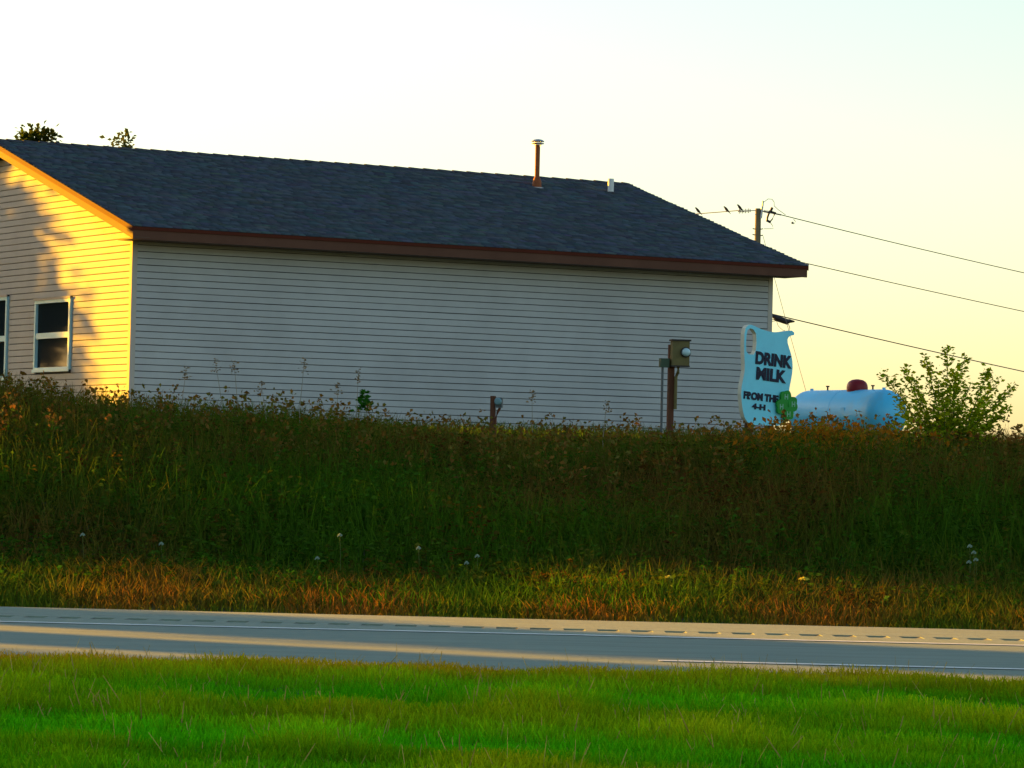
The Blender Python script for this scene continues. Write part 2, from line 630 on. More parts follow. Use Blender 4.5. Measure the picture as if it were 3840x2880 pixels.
def window(w0, w1, z0, z1, label=None):
    w = link('window', MB().box(.02, .06, w0, w1, z0, z1).mesh('window', M['curtain']), house)
    t = .055
    m = MB()
    m.box(-.045, .02, w0, w0 + t, z0, z1).box(-.045, .02, w1 - t, w1, z0, z1)
    m.box(-.045, .02, w0 + t, w1 - t, z1 - t, z1).box(-.045, .02, w0 + t, w1 - t, z0, z0 + t * .8)
    m.build('frame', M['frame'], w)
    zm = z0 + (z1 - z0) * .49
    MB().box(-.034, .018, w0 + t + .001, w1 - t - .001, zm - .045, zm + .045).build('meeting_rail', M['frame'], w)
    MB().box(-.004, .004, w0 + t + .002, w1 - t - .002, zm + .046, z1 - t - .002).build('pane', M['glass'], w)
    MB().box(.006, .012, w0 + t + .002, w1 - t - .002, z0 + t * .8 + .002, zm - .046).build('pane', M['glass'], w)
    MB().box(-.06, -.0455, w0 - .02, w1 + .02, z0 - .03, z0 + .012).build('sill', M['frame'], w)
    MB().box(-.06, -.0455, w0 - .02, w1 + .02, z1 - .006, z1 + .03).build('head_trim', M['trim_pale'], w)
    return w


for wdef in WIN: window(*wdef)

# roof: two slabs, shingles, ridge cap
b = MB()
y_r = W_ / 2
for sgn in (0, 1):
    ya, yb = (-OF, y_r) if sgn == 0 else (W_ + OF, y_r)
    b.hexa([(-OS, ya, ZE - .05), (L_ + OS, ya, ZE - .05), (L_ + OS, yb, ZE + RISE - .05), (-OS, yb, ZE + RISE - .05),
            (-OS, ya, ZE - .012), (L_ + OS, ya, ZE - .012), (L_ + OS, yb, ZE + RISE - .012), (-OS, yb, ZE + RISE - .012)])
roof = b.build('roof', M['deck'], house)


def shingles():
    rs = np.random.RandomState(3)
    V, F, Cc = [], [], []
    ang = math.atan(SLOPE)
    ca, sa = math.cos(ang), math.sin(ang)
    slen = (W_ / 2 + OF) / ca
    exs = .125
    n = 0
    for side in (0, 1):
        rows = int(slen / exs) + 1
        for r in range(rows):
            s0 = r * exs - .02
            s1 = min(s0 + exs + .03, slen)
            x = -OS - .01 - rs.uniform(0, .3)
            while x < L_ + OS:
                wdt = rs.uniform(.11, .24)
                xa, xb = max(x, -OS - .012), min(x + wdt - .006, L_ + OS + .012)
                x += wdt
                if xb - xa < .02: continue
                th = rs.uniform(.008, .024)
                c = np.array([.070, .090, .112]) * rs.uniform(.78, 1.24) * (1 + rs.normal(size=3) * .07)
                pts = []
                for (ss, hh) in ((s0, -.004), (s1, -.012), (s0, th), (s1, .001)):
                    yy = -OF + ss * ca - hh * sa
                    zz = ZE + ss * sa + hh * ca
                    if side: yy = W_ - yy
                    pts += [(xa, yy, zz), (xb, yy, zz)]
                V += pts
                a = n
                F += [(a + 4, a + 5, a + 7, a + 6), (a, a + 1, a + 5, a + 4), (a, a + 4, a + 6, a + 2), (a + 1, a + 3, a + 7, a + 5)]
                Cc += [c] * 8
                n += 8
    o = np_mesh('shingles', V, F, np.array(Cc), M['shingle'], roof)
    o['kind'] = 'stuff'


shingles()
b = MB()
x = -OS - .015
while x < L_ + OS:
    x1 = min(x + .3, L_ + OS + .012)
    zc = ZE + RISE
    b.add([(x, y_r - .15, zc - .15 * SLOPE + .02), (x, y_r, zc + .028), (x, y_r + .15, zc - .15 * SLOPE + .02),
           (x1, y_r - .15, zc - .15 * SLOPE + .012), (x1, y_r, zc + .014), (x1, y_r + .15, zc - .15 * SLOPE + .012)],
          [(0, 3, 4, 1), (1, 4, 5, 2), (0, 1, 2)])
    x += .28
b.build('ridge_cap', M['deck'], roof)

# eaves, soffits, rakes
for ya, yb, s in ((-OF, 0, 1), (W_ + OF, W_, -1)):
    f0, f1 = sorted((ya + s * .002, ya + s * .026))
    MB().box(-OS, L_ + OS, f0, f1, ZE - FD - .012, ZE - .05).build('eave_fascia', M['fascia'], house)
    f0, f1 = sorted((ya - s * .016, ya + s * .0015))
    MB().box(-OS - .01, L_ + OS + .01, f0, f1, ZE - .062, ZE - .014).build('drip_edge', M['drip'], house)
    f0, f1 = sorted((ya + s * .027, yb))
    MB().box(-OS + .03, L_ + OS - .03, f0, f1, ZE - FD - .006, ZE - FD + .006).build('eave_soffit', M['soffit'], house)
for xa, s in ((-OS, 1), (L_ + OS, -1)):
    m, d, q = MB(), MB(), MB()
    for ya, yb in ((-OF, y_r), (W_ + OF, y_r)):
        x0, x1 = sorted((xa + s * .001, xa + s * .024))
        m.hexa([(x0, ya, ZE - FD - .01), (x1, ya, ZE - FD - .01), (x1, yb, ZE + RISE - FD - .01), (x0, yb, ZE + RISE - FD - .01),
                (x0, ya, ZE - .051), (x1, ya, ZE - .051), (x1, yb, ZE + RISE - .051), (x0, yb, ZE + RISE - .051)])
        x0, x1 = sorted((xa - s * .018, xa - s * .0005))
        d.hexa([(x0, ya - .01, ZE - .085), (x1, ya - .01, ZE - .085), (x1, yb, ZE + RISE - .085), (x0, yb, ZE + RISE - .085),
                (x0, ya - .01, ZE - .012), (x1, ya - .01, ZE - .012), (x1, yb, ZE + RISE - .012), (x0, yb, ZE + RISE - .012)])
        x0, x1 = sorted((xa + s * .025, xa + s * (OS - .01)))
        q.hexa([(x0, ya, ZE - FD + .012), (x1, ya, ZE - FD + .012), (x1, yb, ZE + RISE - FD + .012), (x0, yb, ZE + RISE - FD + .012),
                (x0, ya, ZE - FD + .022), (x1, ya, ZE - FD + .022), (x1, yb, ZE + RISE - FD + .022), (x0, yb, ZE + RISE - FD + .022)])
    m.build('rake_board', M['fascia'], house)
    d.build('rake_drip_edge', M['drip'], house)
    q.build('rake_soffit', M['soffit'], house)

# flue and vent on the roof
p = hit_local(2013, 702, 'roof')
flue = MB().tube([(0, 0, -.15), (0, 0, .72)], .042, 14).build('flue_pipe', M['rust'], house, p, smooth=True)
MB().lathe([(.085, -.12), (.075, .1), (.048, .17), (.043, .175)], 16).build('storm_collar', M['rust'], flue, smooth=True)
MB().lathe([(.12, -.09), (.12, -.01), (.08, .0)], 18).build('flashing', M['galv'], flue)
b = MB()
b.lathe([(.105, .735), (.108, .742), (.108, .748), (.05, .75)], 18)
b.lathe([(.11, .772), (.112, .780), (.075, .806), (.03, .815)], 18)
for k in range(4):
    t = k * math.pi / 2
    b.box(.06 * math.cos(t) - .006, .06 * math.cos(t) + .006, .06 * math.sin(t) - .006, .06 * math.sin(t) + .006, .70, .78)
b.build('rain_cap', M['galv'], flue)
p = hit_local(2290, 724, 'roof')
vent = MB().lathe([(.052, -.1), (.052, .245), (.045, .246), (.045, .1)], 16).build('vent_pipe', M['pvc'], house, p, smooth=True)
MB().lathe([(.11, -.1), (.09, -.01), (.058, .022)], 16).build('boot', M['lead'], vent)

# ------------------------------------------------------------------ milk sign
SGY = 58.0
so = at(2870, 1400, SGY)
SYAW = R(42)
sign = empty('jug_sign', (so.x, so.y, gz(so.x, so.y)), SYAW)
tag(sign, 'pale blue milk jug shaped board reading DRINK MILK beside the house corner', 'sign')
sz = so.z - gz(so.x, so.y)


def jug(cx_, cy_):                        # crop pixels of the photo -> (h, v) metres on the board
    dx = 2700 + cx_ / 3.77 - 2870
    dy = 1180 + cy_ / 3.77 - 1400
    return (dx / 177.0, -(dy - .052 * dx) / 253.0 + sz)


outer = [(302, 560), (297, 420), (298, 280), (312, 195), (345, 155), (390, 145), (440, 165), (530, 205), (620, 232), (700, 246), (780, 246), (860, 234),
         (920, 222), (968, 222), (1003, 250), (1000, 285), (960, 292), (925, 312), (908, 345), (912, 400), (938, 480), (965, 560), (984, 650), (990, 740),
         (985, 830), (970, 930), (952, 1030), (945, 1120), (950, 1250), (945, 1380), (915, 1490), (860, 1570), (480, 1560), (370, 1520), (325, 1450),
         (300, 1360), (283, 1250), (270, 1120), (276, 1010), (296, 900), (312, 800), (312, 700)]
hole = [(330, 520), (325, 400), (328, 290), (342, 222), (380, 195), (420, 210), (462, 270), (470, 400), (462, 510), (435, 565), (365, 565)]
b = MB()
b.plate([[jug(*q) for q in outer], [jug(*q) for q in hole]], -.055, .02)
body = b.build('board', M['board'], sign)
body.data.materials.append(M['board_edge_lit'])
for pl in body.data.polygons:             # edges of the thick board, coloured brighter as if lit
    if abs(pl.normal.y) < .5: pl.material_index = 1
for px_ in (-.22, .22):
    MB().box(px_ - .045, px_ + .045, .06, .15, -.3, sz - .25).build('post', M['post_brown'], sign)


def lettering(txt, cap, h, v, width, tilt, name, mat_, parent, y=-.062, bold=.012):
    cu = bpy.data.curves.new(name, 'FONT')
    cu.body = txt
    cu.size = cap / .69
    cu.offset = bold
    cu.extrude = .003
    cu.align_x = 'LEFT'
    tmp = bpy.data.objects.new(name + '_tmp', cu)
    C.objects.link(tmp)
    bpy.context.view_layer.update()
    me = bpy.data.meshes.new_from_object(tmp.evaluated_get(bpy.context.evaluated_depsgraph_get()))
    bpy.data.objects.remove(tmp)
    bpy.data.curves.remove(cu)
    xs = [q.co.x for q in me.vertices]
    sx = width / (max(xs) - min(xs))
    x0 = min(xs)
    ct, st = math.cos(tilt), math.sin(tilt)
    for q in me.vertices:
        a, bb = (q.co.x - x0) * sx, q.co.y
        q.co = (h + a * ct - bb * st, y - q.co.z, v + a * st + bb * ct)
    me.materials.clear()
    me.materials.append(mat_)
    return link(name, me, parent)


TILT = -R(3.3)
h0, v0 = jug(455, 685); h1, _ = jug(972, 685)
lettering('DRINK', .168, h0, v0, h1 - h0, TILT, 'lettering', M['ink'], body)
h0, v0 = jug(470, 905); h1, _ = jug(895, 905)
lettering('MILK', .168, h0, v0, h1 - h0, TILT, 'lettering', M['ink'], body)
h0, v0 = jug(300, 1178); h1, _ = jug(790, 1178)
lettering('FROM THE', .098, h0, v0, h1 - h0, TILT, 'lettering', M['ink'], body, bold=.008)
h0, v0 = jug(420, 1325); h1, _ = jug(610, 1325)
lettering('4-H', .075, h0, v0, h1 - h0, TILT, 'lettering', M['ink'], body, bold=.006)

# four-leaf clover standing proud of the board
ch, cv = jug(888, 1285)
clover = link('clover', MB().box(ch - .035, ch + .035, -.10, -.07, cv - .035, cv + .035).mesh('clover', M['clover']), sign)
for k, ang in enumerate((100, 10, 190, 280)):
    a = R(ang)
    lp = []
    for i in range(22):
        t = 2 * math.pi * i / 22
        r = .104 * (1 - .32 * math.exp(-((t if t < math.pi else t - 2 * math.pi) / .38) ** 2)) * (1 + .05 * math.cos(2 * t))
        lx, lz = .132 + r * math.cos(t) * .98, r * math.sin(t) * 1.12
        lp.append((ch + lx * math.cos(a) - lz * math.sin(a), cv + lx * math.sin(a) + lz * math.cos(a)))
    lf = MB().plate([lp], -.105 - .004 * k, -.072 - .004 * k).build('leaf', M['clover'], clover)
    hx, hv = ch + .13 * math.cos(a), cv + .13 * math.sin(a)
    m = MB()
    yy = -.109 - .004 * k
    for q in (-.028, .028): m.box(hx + q - .008, hx + q + .008, yy, yy + .003, hv - .04, hv + .04)
    m.box(hx - .021, hx + .021, yy, yy + .003, hv - .008, hv + .008)
    m.build('letter', M['clover_h'], lf)
MB().box(ch - .02, ch + .02, -.068, -.0555, cv - .3, cv + .1).build('stem', M['clover'], clover)

# ------------------------------------------------------------------ propane tank
ty = 75.0
tp = at(3178, 1462, ty)
TR, TL, TAX = .475, 3.0, R(-57)
tank = empty('propane_tank', (tp.x, tp.y, gz(tp.x, tp.y)), TAX)
tag(tank, 'pale blue horizontal propane tank with red lid behind the leafy shrub', 'tank')
tz = tp.z - gz(tp.x, tp.y) - TR
prof = []
for i in range(9):
    t = math.pi / 2 * i / 8
    prof.append((max(TR * math.sin(t), .001), -TL / 2 + TR * .75 * (1 - math.cos(t))))
prof = prof + [(TR, -.004), (TR + .004, -.004), (TR + .004, .004), (TR, .004)] + [(r, -zz) for r, zz in reversed(prof)]
b = MB().lathe(prof, 40)
b.v = [(zz, y, x + tz) for x, y, zz in b.v]
shell = b.build('shell', M['tank'], tank, smooth=True)
for sx in (-.8, .8):
    MB().box(sx - .06, sx + .06, -.26, .26, -.15, tz - TR * .84).build('saddle', M['tank'], tank)
b = MB().lathe([(.2, -.06), (.205, .04), (.195, .10), (.165, .15), (.11, .185), (.03, .2)], 22)
b.build('lid', M['tank_lid'], tank, (.3, 0, tz + TR), smooth=True)
for sx in (-.62, .78):
    MB().tube([(sx, 0, tz + TR - .02), (sx, 0, tz + TR + .06)], .016, 8).build('fitting', M['dark_metal'], tank)
    MB().tube([(sx, 0, tz + TR + .06), (sx, 0, tz + TR + .085)], .035, 8).build('fitting_cap', M['dark_metal'], tank)
for sx in (-1.12, 1.12):
    MB().box(sx - .04, sx + .04, -.01, .01, tz + TR * .85, tz + TR + .035).build('lifting_lug', M['tank'], tank)
MB().box(.42, .52, -TR - .003, -TR + .03, tz + .06, tz + .12).build('data_plate', M['tank'], tank)

# ------------------------------------------------------------------ electric meter post
my = 46.0
mp_ = at(2516, 1420, my)
mg = gz(mp_.x, mp_.y)
meter = empty('meter_post', (mp_.x, mp_.y, mg), R(12))
tag(meter, 'rusty brown post carrying a round glass electric meter before the house', 'meter post')
mz = at(2516, 1280, my).z - mg
MB().box(-.034, .034, -.034, .034, -.3, mz - .04).build('post', M['post_brown'], meter)
mbx = MB().box(-.025, .18, -.15, -.042, mz - .285, mz).build('meter_box', M['meter_box'], meter)
MB().box(-.04, .195, -.165, -.03, mz + .001, mz + .02).build('lid', M['dark_metal'], mbx)
MB().box(-.03, .185, -.158, -.04, mz - .30, mz - .2855).build('bottom_flange', M['dark_metal'], mbx)
b = MB().lathe([(.05, 0), (.049, .04), (.045, .065), (.03, .08), (.005, .085)], 20)
b.v = [(x + .13, -z_ - .151, y + mz - .13) for x, y, z_ in b.v]
b.build('meter_glass', M['meter_glass'], mbx, smooth=True)
b = MB().lathe([(.062, 0), (.062, .018), (.051, .02)], 20)
b.v = [(x + .13, -z_ - .1505, y + mz - .13) for x, y, z_ in b.v]
b.build('meter_ring', M['dark_metal'], mbx)
sb = MB().box(-.15, -.045, -.09, .0, mz - .31, mz - .205).build('switch_box', M['meter_green'], meter)
MB().tube([(-.115, -.045, mz - .31), (-.115, -.045, -.2)], .015, 8).build('conduit', M['conduit'], meter)
MB().tube([(.06, -.10, mz - .30), (.06, -.10, mz - .36), (.045, -.06, mz - .42), (.045, -.058, mz - .8)], .02, 8).build('conduit', M['meter_box'], meter)

# small gauge on a short post
gy = 50.0
gp = at(1860, 1485, gy)
gg = gz(gp.x, gp.y)
gauge = empty('gauge_post', (gp.x, gp.y, gg), R(-20))
tag(gauge, 'short brown post with a small pale round gauge low against the wall', 'gauge')
gh = gp.z - gg
MB().box(-.065, -.01, -.03, .03, -.3, gh).build('post', M['post_brown'], gauge)
b = MB().lathe([(.046, 0), (.046, .03), (.038, .042), (.01, .046)], 18)
b.v = [(x + .045, -z_ - .03, y + gh - .07) for x, y, z_ in b.v]
dial = b.build('dial', M['dial'], gauge, smooth=True)
MB().box(.0, .09, -.028, .02, gh - .15, gh - .02).build('housing', M['conduit'], gauge)
MB().tube([(.06, 0, gh - .15), (.03, 0, gh - .2), (.0, 0, gh - .3), (-.0, 0, -.2)], .018, 8).build('riser', M['post_brown'], gauge)

# ------------------------------------------------------------------ utility pole, wires, birds
py_ = 180.0


def P(px, py, Y=py_): return at(px, py, Y)


pb = P(2842, 905)
pole_base = Vector((P(2843, 800).x, py_, gz(pb.x, py_)))
pole = empty('utility_pole', pole_base)
tag(pole, 'wooden utility pole with insulators and fuse rising behind the roof', 'utility pole')


def loc(px, py, Y=py_):
    return P(px, py, Y) - pole_base


top = loc(2843, 782)
MB().tube([(0, 0, -1), (0, 0, 5), (0, 0, top.z)], [.2, .175, .135], 14).build('shaft', M['wood_pole'], pole, smooth=True)
MB().tube([(.13, -.1, top.z - .45), (.2, -.1, top.z + .35)], .05, 8).build('bayonet', M['galv'], pole)
q0, q1 = loc(2750, 794), loc(2828, 789)
b = MB()
for i in range(8):
    c = q0.lerp(q1, .28 + .075 * i)
    b.tube([c - Vector((.012, 0, 0)), c + Vector((.018, 0, 0))], .11 if i % 2 == 0 else .075, 10)
b.tube([q0.lerp(q1, .22), q1 + Vector((.1, 0, 0))], .02, 6)
b.build('strain_insulator', M['porcelain'], pole)
b = MB()
q0, q1 = loc(2858, 790), loc(2930, 806)
b.tube([q0 - Vector((.1, 0, 0)), q1], .035, 6)
for i in range(5):
    c = q0.lerp(q1, .12 + .07 * i)
    b.tube([c - Vector((.012, 0, 0)), c + Vector((.018, 0, 0))], .07, 10)
b.build('strain_insulator', M['porcelain'], pole)
b = MB()
b.tube([loc(2886, 792), loc(2878, 815), loc(2876, 828)], .045, 8)
b.tube([loc(2900, 797), loc(2904, 805), loc(2896, 822), loc(2886, 833)], .028, 8)
b.tube([loc(2874, 826), loc(2890, 834)], .055, 8)
b.tube([loc(2896, 778), loc(2890, 792)], .06, 8)
b.tube([loc(2884, 792), loc(2910, 800)], .05, 8)
b.build('fuse_cutout', M['dark_metal'], pole)
for (sx, pyy) in ((-1, 860), (1, 860), (-1, 882), (1, 884)):
    zz = loc(2842, pyy).z
    MB().tube([(sx * .1, -.02, zz), (sx * .24, -.02, zz + .03)], .025, 6).build('step_bolt', M['dark_metal'], pole)
b = MB()
for pts in ([(2862, 760), (2880, 746), (2895, 747), (2903, 758), (2903, 772), (2918, 786), (2946, 806)],
            [(2889, 834), (2896, 845), (2900, 857), (2884, 858), (2864, 858)], [(2975, 822), (2983, 830), (2978, 840), (2970, 836)]):
    b.tube([loc(*q) for q in pts], .014, 6)
b.tube([loc(2968, 834), loc(2976, 838)], .05, 6)
b.build('jumper_wires', M['wire_thin'], pole)


def wire(name, pts, r, label, Ys, m='wire'):
    w = MB().tube([P(q[0], q[1], Y) for q, Y in zip(pts, Ys)], r, 6).build(name, M[m])
    return tag(w, label, 'wire')


def curve(a, b_, n, sag, Ya, Yb):
    out, ys = [], []
    for i in range(n + 1):
        t = i / n
        out.append((a[0] + (b_[0] - a[0]) * t, a[1] + (b_[1] - a[1]) * t + sag * 4 * t * (1 - t)))
        ys.append(Ya + (Yb - Ya) * t)
    return out, ys


c_, y_ = curve((2930, 806), (4700, 1205), 14, 12, 180, 230)
wire('power_line', c_, .021, 'topmost thin wire running down right from the pole top', y_)
c_, y_ = curve((2775, 789), (1400, 842), 14, 16, 180, 215)
wire('power_line', c_, .021, 'wire with perched birds running left from the pole top', y_)
c_, y_ = curve((2852, 948), (4700, 1345), 14, 8, 180, 230)
wire('power_line', c_, .021, 'thin wire leaving the eave tip to the right, second from top', y_)
c_, y_ = curve((2846, 1166), (4700, 1572), 14, 10, 180, 230)
cable = wire('phone_cable', c_, .026, 'thick black cable with a splice case, lowest of the lines', y_)
b = MB()
b.tube([P(2888, 1181), P(2905, 1188), P(2910, 1193), P(2952, 1207), P(2962, 1204), P(2980, 1206)], [.03, .1, .135, .135, .09, .03], 8)
b.build('splice_case', M['dark_metal'], cable)
b = MB()
b.tube([P(2890, 1194), P(2915, 1204), P(2940, 1208), P(2958, 1218), P(2962, 1232), P(2958, 1242)], .018, 6)
b.tube([P(2912, 1204), P(2918, 1222), P(2935, 1238), P(2958, 1244)], .012, 6)
b.tube([P(2888, 1206), P(2912, 1203)], .016, 6)
b.build('cable_loops', M['wire_thin'], cable)
wire('guy_wire', [(2861, 884), (2944, 1190), (3026, 1480), (3062, 1640)], .011, 'faint thin guy wire slanting down from the pole towards the tank', [180, 179, 178, 177], 'wire_thin')


def make_bird(px, py, label, heading):
    p0 = P(px, py)
    r = empty('bird', p0, heading)
    tag(r, label, 'bird', 'birds perched on the wire')
    # continuous body from tail to beak, upright perch; x is forward
    pts = [(-.20, 0, -.08), (-.13, 0, -.01), (-.07, 0, .05), (-.01, 0, .11), (.04, 0, .17), (.075, 0, .215), (.10, 0, .235), (.125, 0, .235), (.155, 0, .228)]
    rad = [.012, .02, .045, .062, .056, .036, .036, .022, .003]
    b_ = MB().tube(pts, rad, 10)
    b_.v = [(x, y * (.8 if x > -.1 else 1.5), z_) for x, y, z_ in b_.v]
    b_.build('body', M['bird'], r, smooth=True)
    for s in (-1, 1):
        MB().tube([(.045, s * .045, .16), (-.04, s * .058, .085), (-.15, s * .022, -.02)], [.022, .03, .006], 6).build('wing', M['bird'], r)
        MB().tube([(.0, s * .02, .07), (.01, s * .02, .0)], .006, 5).build('leg', M['bird'], r)
    return r


make_bird(2617, 799, 'dark bird perched on the wire nearest the roof edge', R(180))
make_bird(2724, 795, 'dark bird perched on the wire, middle of the three', R(165))
make_bird(2774, 788, 'dark bird perched on the insulator nearest the pole', R(195))


# ------------------------------------------------------------------ trees
def make_tree(name, base, height, crown_r, crown_z0, seed, label, n_clump=90, per=60, leaf=.13, col=(.05, .09, .02), group=None, extra=(), wobble=1.0, puff=.36):
    rs = np.random.RandomState(seed)
    t = empty(name, base)
    tag(t, label, 'tree', group)
    b_ = MB()
    b_.tube([(0, 0, -.4), (.05, .02, height * .3), (.0, .05, height * .62), (0, 0, height * .93)],
            [height * .024, height * .019, height * .012, .02], 10)
    tr = b_.build('trunk', M['bark'], t, smooth=True)
    cz = (crown_z0 + height) / 2
    ch_ = (height - crown_z0) / 2
    cl = []
    while len(cl) < n_clump:
        u = rs.normal(size=3)
        u /= np.linalg.norm(u)
        rr = rs.uniform(.25, 1.0) ** .5
        c = np.array([u[0] * crown_r * rr, u[1] * crown_r * rr, cz + u[2] * ch_ * rr])
        wob = 1 + wobble * (.16 * math.sin(3 * math.atan2(u[1], u[0]) + seed) + .12 * math.sin(5 * u[2] + seed))
        c[:2] *= wob
        cl.append(c)
    b_ = MB()
    for c in cl[::4]:
        z0 = max(crown_z0 * .7, c[2] * .55)
        b_.tube([(0, 0, z0), tuple(c * .55 + np.array([0, 0, z0 * .45])), tuple(c)], [height * .008, height * .005, .012], 5)
    b_.build('limbs', M['bark'], t)
    Ps, Ns, cols = [], [], []
    for c in cl + [np.array(e) for e in extra]:
        k = per
        sr = rs.uniform(.35, .75) * crown_r * puff
        d = rs.normal(size=(k, 3)) * sr * np.array([1, 1, .75])
        Ps.append(c + d)
        Ns.append(d * .6 + rs.normal(size=(k, 3)) * sr * .6 + np.array([0, 0, .05]))
        cv_ = np.array(col) * rs.uniform(.65, 1.4) * np.array([rs.uniform(.85, 1.35), 1, rs.uniform(.7, 1.2)])
        cols.append(cv_ * rs.uniform(.75, 1.3, size=(k, 1)))
    Ps, Ns, cols = np.concatenate(Ps), np.concatenate(Ns), np.concatenate(cols)
    lv = leaf * rs.uniform(.6, 1.3, len(Ps))
    V, F, Cc = leaf_cards(Ps, Ns, lv, lv * .55, cols, rs)
    np_mesh('crown', V, F, Cc, M['leaf'], t)
    return t


def tree_at(px, py, Y):
    q = at(px, py, Y)
    return Vector((q.x, q.y, gz(q.x, q.y))), q.z - gz(q.x, q.y)


bs, ht = tree_at(125, 500, 88)
make_tree('leafy_tree', bs, ht - .5, 1.0, 2.6, 11, 'dense treetop showing above the roof ridge at far left', 70, 75, .15, (.045, .065, .012),
          extra=[tuple(at(122, 512, 88) - bs), tuple(at(128, 502, 88) - bs), tuple(at(182, 518, 88) - bs), tuple(at(150, 528, 88) - bs), tuple(at(95, 524, 88) - bs)], puff=.17)
bs, ht = tree_at(465, 520, 92)
make_tree('leafy_tree', bs, ht - .5, .9, 2.8, 23, 'sparse treetop twigs showing above the ridge, right of the denser one', 42, 24, .15, (.06, .065, .02),
          extra=[tuple(at(472, 516, 92) - bs), tuple(at(448, 528, 92) - bs), tuple(at(462, 540, 92) - bs)], puff=.22)

# trees of the grove left of the house, outside the frame; their shadows fall on wall, bank and road
SB = R(SUN_BACK)


def grove(p, w):                          # p across the sun's path, w towards the sun
    x = p * math.sin(SB) - w * math.cos(SB)
    y = p * math.cos(SB) + w * math.sin(SB)
    return Vector((x, y, gz(x, y)))


GROVE = [(6.6, 46, 9.0, 3.2, .8, 'roadside tree at the near end of the grove left of frame'),
         (12.9, 46, 9.5, 2.9, 1.0, 'broad roadside tree, second of the grove left of frame'),
         (17.65, 47, 8.0, .6, 1.0, 'slim poplar standing between broader grove trees'),
         (20.75, 45, 9.0, 1.4, 1.0, 'medium grove tree beside the slim poplar'),
         (31.2, 47, 9.5, 3.6, .6, 'wide bank-top tree in the grove left of the house'),
         (38.9, 45, 9.5, 3.8, .6, 'wide yard tree in the grove nearest the house')]
for i, (p_, w_, h_, r_, z0_, lab) in enumerate(GROVE):
    make_tree('grove_tree', grove(p_, w_), h_, r_, z0_, 40 + i, lab, int(110 + 90 * r_), 70, .3, (.045, .075, .018), 'grove left of the house', wobble=.3, puff=.26)
bs = grove(64.5, 51)  # added tree, hidden by the house, keeps sun off the tank
make_tree('grove_tree', bs, 4.3, 2.8, .3, 58, 'low bushy tree added unseen behind the house to shade the tank', 190, 60, .25, (.045, .075, .018), 'grove left of the house')
g0 = Vector((HX, HY, 0)) + Vector((sun_dir.x, sun_dir.y, 0)).normalized() * 21
perp = Vector((math.sin(SB), math.cos(SB), 0))
bs = g0 + perp * 5.85
bs.z = gz(bs.x, bs.y)
make_tree('grove_tree', bs, 7.45, 5.1, .2, 61, 'broad yard tree whose shadow falls across the end wall', 620, 70, .3, (.045, .075, .018),
          'grove left of the house', wobble=.0, puff=.09)


